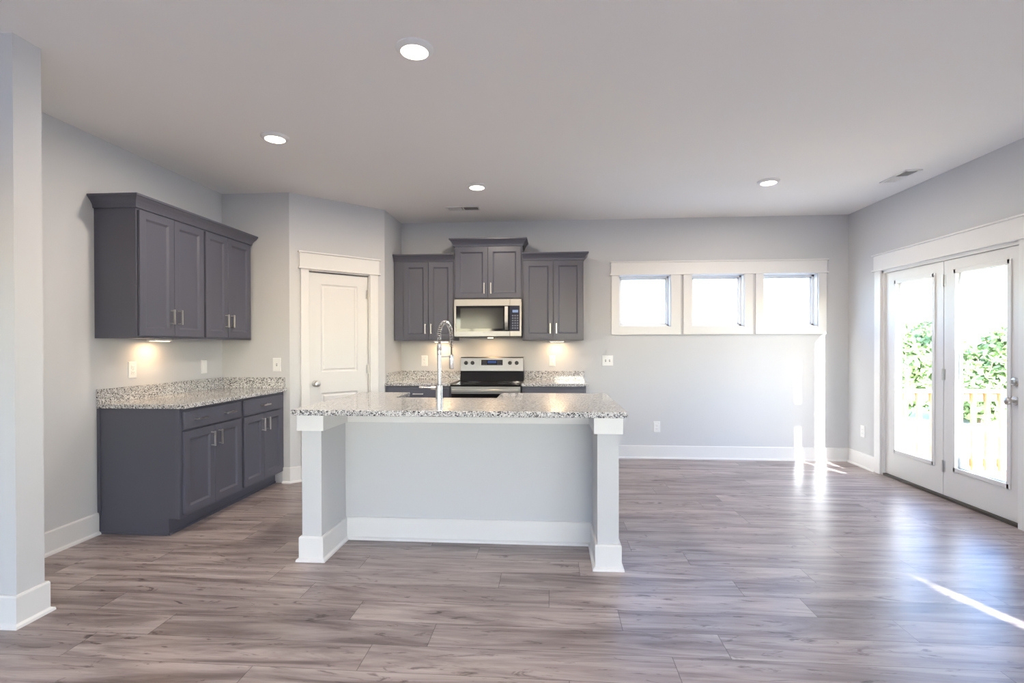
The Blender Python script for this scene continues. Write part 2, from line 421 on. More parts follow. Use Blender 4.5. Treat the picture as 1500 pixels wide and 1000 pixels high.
# off-camera windows that light the room
def plain_window(n, loc, rotz, w_, h_, mull=1):
    wt = bpy.data.objects.new('window_%d' % n, None); COL.objects.link(wt); wt.location = loc; wt.rotation_euler = (0, 0, rotz); wt['kind'] = 'structure'
    m = MB(); c = .09
    m.box(-w_/2-c, -w_/2, -.02, 0, -c, h_+c); m.box(w_/2, w_/2+c, -.02, 0, -c, h_+c); m.box(-w_/2, w_/2, -.02, 0, h_, h_+c); m.box(-w_/2, w_/2, -.02, 0, -c, 0)
    m.build('window_casing', MT['trim'], wt)
    m = MB(); f_ = .035
    m.box(-w_/2, -w_/2+f_, .07, .12, 0, h_); m.box(w_/2-f_, w_/2, .07, .12, 0, h_); m.box(-w_/2, w_/2, .07, .12, 0, f_); m.box(-w_/2, w_/2, .07, .12, h_-f_, h_)
    if mull: m.box(-.025, .025, .07, .12, 0, h_)
    m.build('window_frame', MT['vinyl'], wt)
    B(-w_/2+.02, w_/2-.02, .092, .098, .02, h_-.02).build('window_pane', MT['glass'], wt)
plain_window(4, (XR, -2.5, .12), -PI/2, 1.80, 2.13)
plain_window(5, (XR, -.905, .75), -PI/2, .71, .97, 0)
plain_window(6, (XLL, YF+1.25, .6), PI/2, 1.5, 1.55)
plain_window(7, (XR-2.1, YF, .15), PI, 2.2, 1.95)
plain_window(8, (XR-5.6, YF, .15), PI, 1.2, 1.95)

# ------------------------------------------------------------ pantry door (diagonal wall)
pd = bpy.data.objects.new('door_1', None); COL.objects.link(pd); pd.location = (XD, YJ, 0); pd.rotation_euler = (0, 0, PI/4); pd['kind'] = 'structure'
pd['label'] = 'white two-panel pantry door with knob in the angled wall'
dw = PD1-PD0-.034; dx0 = PD0+.017
m = MB().slab_panels(dw, 2.0, .035, [(dx0+.118, dx0+dw-.112, .22, .832), (dx0+.118, dx0+dw-.112, 1.035, 1.905)],
                     [(.010, .009), (.020, .011), (.034, .003), (.040, .003)], x=dx0, z=.012)
m.build('door_slab', MT['door'], pd, loc=(0, .022, 0))
m = MB(); m.box(PD0, PD0+.013, -.001, .10, 0, PDZ); m.box(PD1-.013, PD1, -.001, .10, 0, PDZ); m.box(PD0, PD1, -.001, .10, PDZ-.013, PDZ)
m.build('door_jamb', MT['trim'], pd)
m = MB(); m.box(.100, PD0+.006, -.02, 0, 0, 2.042); m.box(PD1-.006, .896, -.02, 0, 0, 2.042)
m.build('door_casing', MT['trim'], pd, bevel=.002)
header('door_header', .088, .908, 2.048, 2.203, pd)
def knob(parent, loc, name='door_knob', axis=(0, -1, 0)):
    m = MB().lathe([(.031, 0), (.033, .004), (.030, .010), (.012, .013), (.0105, .030), (.016, .038), (.026, .046), (.0285, .056), (.026, .066), (.016, .072), (.001, .074)], (0, 0, 0), axis, 28)
    return m.build(name, MT['nickel'], parent, loc)
knob(pd, (dx0+.062, .022, .925))
def hinge(parent, loc, leaf=1):
    m = MB().cyl((0, -.006, -.05), (0, -.006, .05), .006, 12); m.box(-.022, .022, -.0015, .002, -.045, .045)
    return m.build('hinge', MT['nickel'], parent, loc)
for z in (.28, 1.05, 1.83): hinge(pd, (PD1-.015, .021, z))

# ------------------------------------------------------------ french door unit (right wall)
fd = bpy.data.objects.new('door_2', None); COL.objects.link(fd); fd.location = (XR, RD1, 0); fd.rotation_euler = (0, 0, -PI/2); fd['kind'] = 'structure'
fd['label'] = 'white double door with two full glass lights opening to the deck'
def fy(y): return RD1-y
W_ = RD1-RD0
m = MB(); m.box(0, .03, .0, WT, 0, RDZ); m.box(W_-.03, W_, 0, WT, 0, RDZ); m.box(0, W_, 0, WT, RDZ-.028, RDZ)
m.box(fy(4.672), fy(4.648), .028, .10, 0.03, 2.006)
m.build('door_jamb', MT['trim'], fd)
m = MB(); m.box(-.088, .006, -.02, 0, 0, 2.042); m.box(W_-.006, W_+.088, -.02, 0, 0, 2.042)
m.build('door_casing', MT['trim'], fd, bevel=.002)
header('door_header', -.10, W_+.10, 2.046, 2.205, fd)
B(.03, W_-.03, -.004, WT+.03, .001, .022).build('threshold', MT['bronze'], fd)
def glazed_leaf(y_hi, y_lo, gy_hi, gy_lo, gz0, gz1, name):
    x0, x1, a, b = fy(y_hi), fy(y_lo), fy(gy_hi), fy(gy_lo); z0, z1 = .026, 2.004; t = .044
    m = MB(); m.box(x0, a, 0, t, z0, z1); m.box(b, x1, 0, t, z0, z1); m.box(a, b, 0, t, z0, gz0); m.box(a, b, 0, t, gz1, z1)
    lf = m.build('door_leaf', MT['door'], fd, loc=(0, .020, 0))
    m = MB(); w2 = .022
    for yy0, yy1 in ((-.009, .006), (t-.006, t+.009)):
        m.box(a-.012, a+w2, yy0, yy1, gz0-.012, gz1+.012); m.box(b-w2, b+.012, yy0, yy1, gz0-.012, gz1+.012)
        m.box(a, b, yy0, yy1, gz0-.012, gz0+w2); m.box(a, b, yy0, yy1, gz1-w2, gz1+.012)
    m.build('glass_frame', MT['door'], lf, bevel=.002)
    B(a+.004, b-.004, .018, .026, gz0+.004, gz1-.004).build('glass_pane', MT['glass'], lf)
    return lf
glazed_leaf(5.424, 4.664, 5.288, 4.765, .262, 1.905, 'a')
lf2 = glazed_leaf(4.656, 3.932, 4.545, 4.018, .262, 1.905, 'b')
for z in (.27, 1.046, 1.84): hinge(fd, (fy(4.660), .019, z))
knob(lf2, (fy(3.975), 0, .895))
m = MB().lathe([(.030, 0), (.032, .005), (.028, .014), (.018, .017), (.001, .018)], (0, 0, 0), (0, -1, 0), 28)
m.box(-.004, .004, -.036, -.014, -.015, .015)
m.build('deadbolt', MT['nickel'], lf2, loc=(fy(3.975), 0, 1.03))

# ------------------------------------------------------------ cabinets
def bar_handle(parent, x, z, L=.11, vertical=True, y=-.02, name='handle'):
    """slim square bar pull on two posts; y is the door face"""
    m = MB(); h = L/2; r = .0055; so = .030
    if vertical:
        m.box(-r, r, -so-r, -so+r, -h, h)
        for s in (-1, 1): m.box(-r*.8, r*.8, -so, 0, s*(h-.008)-r*.8, s*(h-.008)+r*.8)
    else:
        m.box(-h, h, -so-r, -so+r, -r, r)
        for s in (-1, 1): m.box(s*(h-.008)-r*.8, s*(h-.008)+r*.8, -so, 0, -r*.8, r*.8)
    return m.build(name, MT['nickel'], parent, loc=(x, y, z), bevel=.001)
STEPS = [(.003, -.002), (.050, -.002), (.056, .004), (.064, .0075), (.068, .0075)]
def cab_door(parent, x0, x1, z0, z1, handle=None, hz=None, hl=.11, st=.052):
    """raised frame door; front plane at y=-.02"""
    w_, h_ = x1-x0, z1-z0
    m = MB().slab_panels(w_, h_, .0185, [(st, w_-st, st, h_-st)], [(.004, .003), (.013, .011), (.018, .012)])
    d = m.build('door', MT['cab'], parent, loc=(x0, -.02, z0), bevel=.002)
    if handle is not None: bar_handle(d, handle-x0, hz-z0, hl, True, y=0)
    return d
def crown(path, z, name='crown_molding', parent=None, hgt=.085, out=.055, loc=(0, 0, 0), rotz=0):
    pr = [(0, z), (.010, z), (.012, z+hgt*.16), (.016, z+hgt*.30), (.028, z+hgt*.52), (.042, z+hgt*.70), (.047, z+hgt*.78), (out, z+hgt*.84), (out, z+hgt), (0, z+hgt)]
    return MB().sweep(path, pr, side=1).build(name, MT['cab'], parent, loc, rotz)
UD = .305
# left wall uppers: local x runs toward +Y
def upper_unit(loc, rotz, W, z0, z1, doors, label, group, hz=.16, stile=.035, side_stiles=True, hlen=.11):
    t = thing('wall_cabinet', label, 'cabinet', loc, rotz, group)
    m = B(0, W, 0, UD, 0, z1-z0)
    b = m.build('body', MT['cab'], t, bevel=.001)
    m = MB(); m.box(0, .02, -.0005, .006, 0, z1-z0)
    for (a, b_, hx) in doors: cab_door(t, a, b_, .018, z1-z0-.012, hx, hz, hlen)
    return t
yL0 = 3.338
Zu0, Zu1 = 1.352, 2.245
def lc(y): return y-yL0
t1 = upper_unit((XL+UD+.0, yL0, Zu0), PI/2, .680, Zu0, Zu1, [(.012, .335, .298), (.340, .668, .377)],
           'dark grey double-door wall cabinet on the left wall, nearer one with the lamp under it', 'upper cabinets on the left wall')
t2 = upper_unit((XL+UD, yL0+.681, Zu0), PI/2, .675, Zu0, Zu1, [(.012, .298, .262), (.303, .640, .340)],
           'dark grey double-door wall cabinet on the left wall, farther one beside the angled wall', 'upper cabinets on the left wall')
xf = XL+UD
c = crown([(XL, yL0), (xf, yL0), (xf, 4.694), (XL, 4.694)], Zu1-.001, 'crown_molding')
tag(c, 'dark grey crown molding running along the top of the two left wall cabinets', 'molding')

# back uppers
yb = YB-UD
def back_upper(x0, x1, z0, z1, doors, label, cz, path, hlen=.11, hz=.13, dx=0, yfront=None):
    t = thing('wall_cabinet', label, 'cabinet', (x0, yb, z0), 0, 'upper cabinets on the back wall')
    B(0, x1-x0, 0, UD-.002, 0, z1-z0).build('body', MT['cab'], t, bevel=.001)
    for (a, b_, hx) in doors: cab_door(t, a-x0, b_-x0, .020, z1-z0-.012, hx-x0, hz, hlen)
    crown([(p[0]-x0, p[1]) for p in path], z1-z0-.001, 'crown', t, hgt=cz)
    return t
back_upper(-1.770, -1.082, 1.352, 2.235, [(-1.655, -1.375, -1.405), (-1.371, -1.094, -1.340)],
           'dark grey wall cabinet to the left of the microwave, against the angled wall', .08,
           [(-1.770, 0), (-1.082, 0)])
back_upper(-.320, .350, 1.352, 2.235, [(-.303, .018, -.014), (.022, .338, .053)],
           'dark grey wall cabinet to the right of the microwave, above the right outlet', .08,
           [(-.320, 0), (.350, 0), (.350, UD)])
back_upper(-1.080, -.322, 1.803, 2.398, [(-1.066, -.706, -.742), (-.702, -.336, -.668)],
           'short raised dark grey cabinet directly above the microwave', .085,
           [(-1.080, UD), (-1.080, 0), (-.322, 0), (-.322, UD)], hz=.125, hlen=.12)

# base cabinets, left wall
BD = .60
def base_unit(loc, rotz, W, label, group, drawer_handles, doors, draw, near_side=False, H_=.868, far_strip=0):
    t = thing('base_cabinet', label, 'cabinet', loc, rotz, group)
    m = B(0, W, 0, BD-.003, .115, H_)
    m.box(0, W, .085, BD-.003, 0, .115)
    m.box(0, W, .078, .086, 0, .018)                       # shoe strip at the toe kick
    if near_side:
        m.box(-.008, 0, 0, .030, .115, H_); m.box(-.010, 0, BD-.022, BD, .13, H_)
        m.box(-.006, 0, .09, BD-.01, 0, .016)
    m.build('body', MT['cab'], t, bevel=.0012)
    d = MB().box(draw[0], draw[1], -.02, -.0015, .722, .846).build('drawer', MT['cab'], t, bevel=.004)
    for hx in drawer_handles: bar_handle(d, hx, .784, .11, False)
    for (a, b_, hx) in doors: cab_door(t, a, b_, .135, .708, hx, .615, .11)
    return t
yB0 = 3.358; xB = XL+BD
base_unit((xB+.002, yB0, 0), PI/2, .695, 'wide dark grey base cabinet under the left counter, drawer with two pulls', 'base cabinets on the left wall',
          (.165, .500), [(.016, .336, .296), (.340, .668, .380)], (.016, .668), near_side=True)
base_unit((xB+.002, yB0+.696, 0), PI/2, .672, 'narrower dark grey base cabinet at the far end, drawer with one pull', 'base cabinets on the left wall',
          (.310,), [(.018, .310, .272), (.314, .610, .352)], (.018, .610))
# base cabinets, back wall
yBb = YB-BD-.002
base_unit((XP+.004, yBb, 0), 0, .706, 'dark grey base cabinet on the back wall left of the range', 'base cabinets on the back wall',
          (.36,), [(.03, .350, .31), (.354, .690, .394)], (.03, .690))
base_unit((-.314, yBb, 0), 0, .672, 'dark grey base cabinet on the back wall right of the range', 'base cabinets on the back wall',
          (.33,), [(.016, .334, .294), (.338, .656, .378)], (.016, .656))

# ------------------------------------------------------------ countertops
CZ0, CZ1 = .869, .899
def top(name, label, m, **k):
    o = m.build(name, MT['granite'], bevel=.003); tag(o, label, 'countertop'); return o
ct = thing('granite_countertop', 'speckled granite countertop on the left base cabinets', 'countertop', (XL, yB0-.012, CZ0))
B(.001, .640, 0, YJ-yB0+.011, 0, .030).build('slab', MT['granite'], ct, bevel=.003)
B(.001, .021, 0, YJ-yB0+.011, .0305, .130).build('backsplash', MT['granite'], ct, bevel=.0015)
B(.0215, .622, YJ-yB0-.009, YJ-yB0+.011, .0305, .130).build('backsplash', MT['granite'], ct, bevel=.0015)
cb = thing('granite_countertop', 'speckled granite counter on the back wall left of the range', 'countertop', (XP, YB, CZ0), 0)
B(.001, .709, -.640, -.001, 0, .030).build('slab', MT['granite'], cb, bevel=.003)
B(.022, .709, -.021, -.001, .0305, .130).build('backsplash', MT['granite'], cb, bevel=.0015)
B(.001, .021, -.560, -.001, .0305, .130).build('backsplash', MT['granite'], cb, bevel=.0015)
cb = thing('granite_countertop', 'speckled granite counter on the back wall right of the range', 'countertop', (-.315, YB, CZ0), 0)
B(0, .698, -.640, -.001, 0, .030).build('slab', MT['granite'], cb, bevel=.003)
B(0, .694, -.021, -.001, .0305, .130).build('backsplash', MT['granite'], cb, bevel=.0015)

# ------------------------------------------------------------ island
IX0, IX1, IY0, IY1, IZ0, IZ1 = -1.555, .432, 2.985, 4.150, .883, .917
CUT0, CUT1, CUTY = -1.150, -.400, 3.745
m = MB()
# U-shaped slab, notched at the back for the apron sink
pts = [(IX0, IY0), (IX1, IY0), (IX1, IY1), (CUT1, IY1), (CUT1, CUTY), (CUT0, CUTY), (CUT0, IY1), (IX0, IY1)]
m.add([(x, y, IZ0) for x, y in pts]+[(x, y, IZ1) for x, y in pts],
      [(0, 1, 4, 5), (1, 2, 3, 4), (0, 5, 6, 7), (8, 9, 12, 13), (9, 10, 11, 12), (8, 13, 14, 15)]+[(i, (i+1) % 8, (i+1) % 8+8, i+8) for i in range(8)])
top('island_countertop', 'large polished speckled granite slab on top of the kitchen island', m)
isl = thing('kitchen_island', 'pale grey kitchen island with white trimmed end posts under granite', 'island', (0, 3.40, 0))
Yp = 0.0                                     # panel face in local y
PW0, PW1, QW0, QW1 = -1.507, -1.386, .264, .386
m = MB(); m.box(PW0, QW1, .0, .10, 0, .882)
m.box(PW0, PW0+.03, .10, .70, 0, .882); m.box(QW1-.03, QW1, .10, .70, 0, .882)
m.box(PW0+.03, -1.18, .66, .70, .1, .882); m.box(-.37, QW1-.03, .66, .70, .1, .882); m.box(-1.18, -.37, .66, .70, .1, .60)
m.box(PW0+.03, QW1-.03, .12, .69, .1, .118); m.box(PW0+.03, QW1-.03, .60, .62, 0, .1)
m.build('body', MT['wall'], isl)
for a, b_ in ((PW0, PW1), (QW0, QW1)):
    B(a, b_, -.370, -.0005, 0, .882).build('end_post', MT['wall'], isl)
# base trim wraps the posts and the recess; profile offsets to the right of travel
ip = [(PW0, .70), (PW0, -.370), (PW1, -.370), (PW1, -.0), (QW0, -.0), (QW0, -.370), (QW1, -.370), (QW1, .70)]
# travelling down the left side, right-hand side is -x: outward
MB().sweep(ip, BBP, side=1).build('base_trim', MT['trim'], isl)
cp = [(0, .788), (.022, .788), (.022, .882), (0, .882)]
MB().sweep(ip, cp, side=1).build('cap_trim', MT['trim'], isl, bevel=.001)

# sink
sk = thing('apron_sink', 'stainless apron sink set in the notch at the back of the island', 'sink', ((CUT0+CUT1)/2, 3.96, 0))
hw = (CUT1-CUT0)/2+.012
m = MB(); zt, zb_ = .872, .64; yn, yf_ = -.215, .215
xo, xi = hw, hw-.022
m.box(-xo, xo, yf_-.02, yf_+.004, zb_-.02, zt-.001); m.box(-xo, xo, yn, yn+.018, zb_, zt); m.box(-xo, -xi, yn+.018, yf_-.02, zb_, zt); m.box(xi, xo, yn+.018, yf_-.02, zb_, zt)
m.box(-xi, xi, yn+.018, yf_-.02, zb_, zb_+.012)
m.build('basin', MT['steel'], sk, bevel=.003)
MB().lathe([(.045, 0), (.045, .003), (.030, .003), (.026, -.002), (.001, -.002)], (0, 0, zb_+.012), (0, 0, 1), 24).build('drain', MT['chrome'], sk)

# faucet
fx_, fy_ = -.803, 3.672
fa = thing('spring_faucet', 'tall brushed nickel spring faucet with pull-down head on the island', 'faucet', (fx_, fy_, IZ1))
MB().lathe([(.030, 0), (.030, .004), (.0255, .006), (.0255, .098), (.022, .101), (.0155, .103)], seg=32).build('base', MT['chrome'], fa)
m = MB().lathe([(.0155, .100), (.0155, .315)], seg=24)
m.build('column', MT['chrome'], fa)
m = MB()
pr = [(.0165, .315)]
for k in range(6): z = .318+k*.005; pr += [(.0175, z), (.0175, z+.003), (.0158, z+.0035), (.0158, z+.0048)]
pr += [(.0175, .350), (.0175, .388), (.013, .392)]
MB().lathe(pr, seg=24).build('collar', MT['chrome'], fa)
# hose path: up, over toward the sink, down to the head
ca, sa = .26, .965                           # horizontal heading of the spout (mostly toward the back wall)
def hp(d, z): return Vector((ca*d, sa*d, z))
path = [hp(0, .388+.02*i) for i in range(4)]
R_ = .098
for k in range(1, 25):
    q = PI-k*PI*1.0/24; path.append(hp(R_+R_*math.cos(q), .448+R_*1.05*math.sin(q)))
path += [hp(2*R_, .448-.02*i) for i in range(1, 5)]
tube_pts = path+[hp(2*R_, .368-.02*i) for i in range(1, 4)]
MB().tube(tube_pts, .0062, 10).build('hose', MT['blackplastic'], fa)
# spring coil around the hose
def coil(pts, r, turns, n):
    L = [0]
    for i in range(1, len(pts)): L.append(L[-1]+(pts[i]-pts[i-1]).length)
    tot = L[-1]; out = []; u = Vector((ca, sa, 0)).cross(Vector((0, 0, 1))).normalized(); j = 0
    for i in range(n):
        s = tot*i/(n-1)
        while j < len(L)-2 and L[j+1] < s: j += 1
        f_ = (s-L[j])/max(1e-6, L[j+1]-L[j]); p = pts[j].lerp(pts[j+1], f_)
        a0 = (pts[j+1]-pts[max(j-1, 0)]).normalized(); a1 = (pts[min(j+2, len(pts)-1)]-pts[j]).normalized(); t = a0.lerp(a1, f_).normalized()
        v = t.cross(u); q = 2*PI*turns*i/(n-1)
        out.append(p+(u*math.cos(q)+v*math.sin(q))*r)
    return out
MB().tube(coil(path, .0135, 34, 34*14), .0026, 6).build('spring', MT['chrome'], fa)
hx = hp(2*R_, 0)
MB().lathe([(.007, .318), (.010, .316), (.0175, .298), (.0185, .290), (.0185, .212), (.016, .206), (.014, .204)], (hx.x, hx.y, 0), seg=24).build('spray_head', MT['chrome'], fa)
m = MB().cyl(hp(.012, .300), hp(2*R_-.016, .300), .0042, 10); m.lathe([(.0215, 0), (.0215, .012)], (hx.x, hx.y, .294), seg=20)
m.build('holder_arm', MT['chrome'], fa)
m = MB().cyl((-.024, -.004, .078), (-.060, -.008, .080), .0145, 20); m.cyl((-.058, -.008, .080), (-.125, -.018, .084), .0065, 14)
m.lathe([(.0085, 0), (.0085, .022)], (-.120, -.017, .0835), (-1, -.14, .06), 14)
m.build('lever', MT['chrome'], fa)

# ------------------------------------------------------------ range
rg = thing('range', 'freestanding stainless steel and black glass electric range on the back wall', 'range', (-.688, YB-.02, 0))
hwR = .369
m = MB(); m.box(-hwR, hwR, -.600, 0, .03, .868); m.build('body', MT['black'], rg, bevel=.003)
for sx in (-.33, .33):
    for sy in (-.55, -.06): MB().cyl((sx, sy, 0), (sx, sy, .032), .018, 12).build('leg', MT['blackplastic'], rg)
B(-hwR-.002, hwR+.002, -.648, -.045, .869, .886).build('cooktop', MT['blackglass'], rg, bevel=.003)
MT['burner'] = mat('burner_ring', (.07, .07, .075), .15)
for (bx, by, br) in ((-.19, -.48, .11), (.19, -.48, .08), (-.19, -.20, .08), (.19, -.20, .105)):
    m = MB()
    for r in (br, br*.62): m.lathe([(r, 0), (r, .0006), (r-.003, .0006), (r-.003, 0)], (bx, by, .8862), seg=40, caps=False)
    m.build('burner', MT['burner'], rg)
# backguard: black riser, stainless console
m = MB(); m.add([(-.367, -.085, .886), (.367, -.085, .886), (.367, -.060, 1.000), (-.367, -.060, 1.000), (-.367, 0, .886), (.367, 0, .886), (.367, 0, 1.000), (-.367, 0, 1.000)],
                [(0, 1, 2, 3), (4, 7, 6, 5), (0, 4, 5, 1), (3, 2, 6, 7), (0, 3, 7, 4), (1, 5, 6, 2)])
m.build('riser', MT['blackglass'], rg, bevel=.002)
m = MB(); m.add([(-.363, -.078, 1.001), (.363, -.078, 1.001), (.363, -.060, 1.150), (.363, -.050, 1.162), (-.363, -.060, 1.150), (-.363, -.050, 1.162),
                 (-.363, 0, 1.001), (.363, 0, 1.001), (.363, 0, 1.162), (-.363, 0, 1.162)],
                [(0, 1, 2, 4), (4, 2, 3, 5), (5, 3, 8, 9), (0, 6, 7, 1), (6, 9, 8, 7), (0, 4, 5, 9, 6), (1, 7, 8, 3, 2)])
cons = m.build('console', MT['steel'], rg, bevel=.002)
tilt = math.atan2(.018, .149)
def on_console(m, name, mt, x, z, parent=cons, out=.0):
    y = -.078+(z-1.001)*.018/.149-out
    o = m.build(name, mt, parent, loc=(x, y, z)); o.rotation_euler = (-tilt, 0, 0); return o
for kx in (-.300, -.225, .210, .288):
    m = MB().lathe([(.0225, 0), (.0225, .006), (.019, .010), (.018, .024), (.015, .027), (.001, .027)], (0, 0, 0), (0, -1, 0), 24)
    m.box(-.0035, .0035, -.034, -.020, -.017, .017)
    on_console(m, 'knob', MT['blackplastic'], kx, 1.094)
    m = MB().box(-.0012, .0012, -.0345, -.0335, .004, .016)
dp = on_console(B(-.124, .124, -.003, 0, -.031, .031), 'display_panel', MT['blackglass'], 0.002, 1.098)
o = B(-.050, .050, -.0036, -.0030, -.006, .022).build('display', MT['display2'], dp)
for sx in (-1, 1):
    for i in range(3):
        for j in range(3):
            B(sx*(.068+.018*i)-.005, sx*(.068+.018*i)+.005, -.0036, -.0030, -.022+.018*j-.003, -.022+.018*j+.003).build('button', MT['button'], dp)
# oven door
od = MB().box(-.364, .364, -.640, -.602, .20, .866).build('oven_door', MT['blackglass'], rg, bevel=.004)
B(-.364, .364, -.645, -.6395, .790, .866).build('door_trim', MT['steel'], od, bevel=.002)
m = MB().box(-.350, .350, -.700, -.678, .808, .840)
for sx in (-.32, .32): m.box(sx-.012, sx+.012, -.680, -.644, .812, .836)
m.build('handle', MT['steel'], od, bevel=.006)
B(-.26, .26, -.642, -.6395, .36, .68).build('window', MT['black'], od)
dr = MB().box(-.364, .364, -.640, -.602, .045, .19).build('drawer', MT['steel'], rg, bevel=.004)

# ------------------------------------------------------------ microwave
mw = thing('microwave', 'stainless over-the-range microwave below the short raised cabinet', 'microwave', (-.696, YB, 1.385))
B(-.366, .366, -.370, -.002, .010, .414).build('body', MT['blackplastic'], mw, bevel=.002)
B(-.362, .362, -.395, -.04, 0, .010).build('vent_grille', MT['blackplastic'], mw)
ft = -.408
# door: stainless frame around dark window
xd = .243
m = MB(); m.box(-.370, -.350, ft, -.371, .012, .414); m.box(-.350, xd, ft, -.371, .345, .414); m.box(-.350, xd, ft, -.371, .012, .066)
dm = m.build('door', MT['steel'], mw, bevel=.0015)
B(-.350, xd, ft+.002, -.372, .066, .345).build('door_glass', MT['blackglass'], dm)
B(-.300, .170, ft+.0012, ft+.0019, .095, .318).build('window', mat('microwave_window', (.030, .028, .030), .12, spec=.35), dm)
hpts = []
for k in range(13):
    q = -1+2*k/12; hpts.append((.208, ft-.030-.018*(1-q*q), .2055+q*.128))
m = MB()
for i in range(12):
    (x, y0, z0), (_, y1, z1) = hpts[i], hpts[i+1]
    m.add([(x-.017, y0, z0), (x+.017, y0, z0), (x+.017, y1, z1), (x-.017, y1, z1), (x-.014, y0+.012, z0), (x+.014, y0+.012, z0), (x+.014, y1+.012, z1), (x-.014, y1+.012, z1)],
          [(0, 1, 2, 3), (4, 7, 6, 5), (0, 3, 7, 4), (1, 5, 6, 2)]+([(0, 4, 5, 1)] if i == 0 else [])+([(3, 2, 6, 7)] if i == 11 else []), True)
for zz in (.090, .321): m.box(.198, .218, ft-.030, ft+.002, zz-.010, zz+.010)
m.build('handle', MT['steel'], dm)
m = MB(); m.box(xd+.003, .370, ft, -.371, .345, .414); m.box(xd+.003, .370, ft, -.371, .012, .066); m.box(.350, .370, ft, -.371, .066, .345)
cpn = m.build('control_panel', MT['steel'], mw, bevel=.0015)
B(xd+.003, .350, ft+.002, -.372, .066, .345).build('keypad', mat('keypad_glass', (.03, .032, .05), .12), cpn)
B(.272, .334, ft+.0012, ft+.0019, .270, .297).build('display', MT['display'], cpn)
for i in range(3):
    for j in range(6): B(.266+i*.026, .284+i*.026, ft+.0014, ft+.0019, .092+j*.027, .108+j*.027).build('button', MT['button'], cpn)

# ------------------------------------------------------------ wall plates
def plate(loc, rotz, label, kind='outlet', w_=.076, h_=.124, cat='outlet', group=None):
    name = {'outlet': 'wall_outlet', 'switch': 'light_switch', 'blank': 'wall_outlet'}[kind]
    t = thing(name, label, cat, loc, rotz, group)
    MB().rings(-w_/2, w_/2, -h_/2, h_/2, [(.0, -.003), (.003, -.006), (.006, -.0065)]).build('cover_plate', MT['white_plastic'], t)
    if kind == 'outlet':
        for s in (-1, 1):
            m = MB().box(-.016, .016, -.009, -.005, s*.020-.013, s*.020+.013); r = m.build('receptacle', MT['white_plastic'], t, bevel=.002)
            m = MB().box(-.0075, -.0055, -.0094, -.0088, s*.020-.002, s*.020+.006); m.box(.0055, .0075, -.0094, -.0088, s*.020-.002, s*.020+.006); m.box(-.002, .002, -.0094, -.0088, s*.020-.009, s*.020-.006)
            m.build('slots', MT['plastic_shadow'], r)
        MB().lathe([(.003, 0), (.003, .002)], (0, -.006, 0), (0, -1, 0), 10).build('screw', MT['nickel'], t)
    elif kind == 'switch':
        n = 2 if w_ > .1 else 1
        xs = (-.023, .023) if n == 2 else (0,)
        for x in xs:
            B(x-.006, x+.006, -.0080, -.005, -.013, .013).build('toggle_frame', MT['plastic_shadow'], t)
            m = MB().add([(x-.004, -.007, -.006), (x+.004, -.007, -.006), (x+.004, -.018, .004), (x-.004, -.018, .004), (x-.004, -.007, .006), (x+.004, -.007, .006), (x+.004, -.020, .010), (x-.004, -.020, .010)],
                         [(0, 1, 2, 3), (4, 7, 6, 5), (0, 3, 7, 4), (1, 5, 6, 2), (3, 2, 6, 7), (0, 4, 5, 1)])
            m.build('toggle', MT['white_plastic'], t)
    else:
        B(-.017, .017, -.009, -.005, -.034, .034).build('receptacle', MT['white_plastic'], t, bevel=.002)
    return t
plate((XL, 3.657, 1.120), PI/2, 'white outlet on the left wall beside the warm lamp glow', 'outlet')
plate((XL, 4.460, 1.112), PI/2, 'white outlet on the left wall near the inside corner', 'blank')
plate((-2.592, YJ, 1.118), 0, 'white light switch on the short wall beside the pantry corner', 'switch', cat='switch', w_=.078, h_=.128)
plate((-1.500, YB, 1.114), 0, 'white outlet on the back wall left of the range', 'outlet')
plate((.008, YB, 1.116), 0, 'white outlet on the back wall right of the range', 'outlet')
plate((.643, YB, 1.119), 0, 'white double light switch on the back wall below the left window', 'switch', .124, .124, 'switch')
plate((1.198, YB, .362), 0, 'white low outlet on the back wall above the baseboard', 'outlet')
plate((XR, 5.764, .378), -PI/2, 'white low outlet on the right wall beside the glass doors', 'outlet')

# ------------------------------------------------------------ ceiling lights
def downlight(x, y, label):
    t = thing('recessed_light', label, 'ceiling light', (x, y, H), 0, 'round recessed ceiling lights')
    MB().lathe([(.092, 0), (.092, -.006), (.084, -.012), (.070, -.020), (.066, -.020)], seg=40, caps=False).build('trim_ring', MT['white_plastic'], t)
    MB().lathe([(.0665, -.0195), (.060, -.0225), (.03, -.024), (.001, -.0245)], seg=36, caps=False).build('lens', MT['lens'], t)
    l = bpy.data.lights.new('lamp', 'AREA'); l.shape = 'DISK'; l.size = .12; l.energy = 11*LAMP; l.color = WARM; l.spread = math.radians(178)
    lo = bpy.data.objects.new('lamp', l); COL.objects.link(lo); lo.parent = t; lo.location = (0, 0, -.030)
    return t
downlight(-.662, 2.487, 'round recessed ceiling light nearest the camera, in front of the island')
downlight(-1.905, 3.462, 'round recessed ceiling light on the left, near the left cabinets')
downlight(-.672, 4.672, 'round recessed ceiling light in front of the range vent')
downlight(1.912, 4.748, 'round recessed ceiling light on the right, in front of the windows')

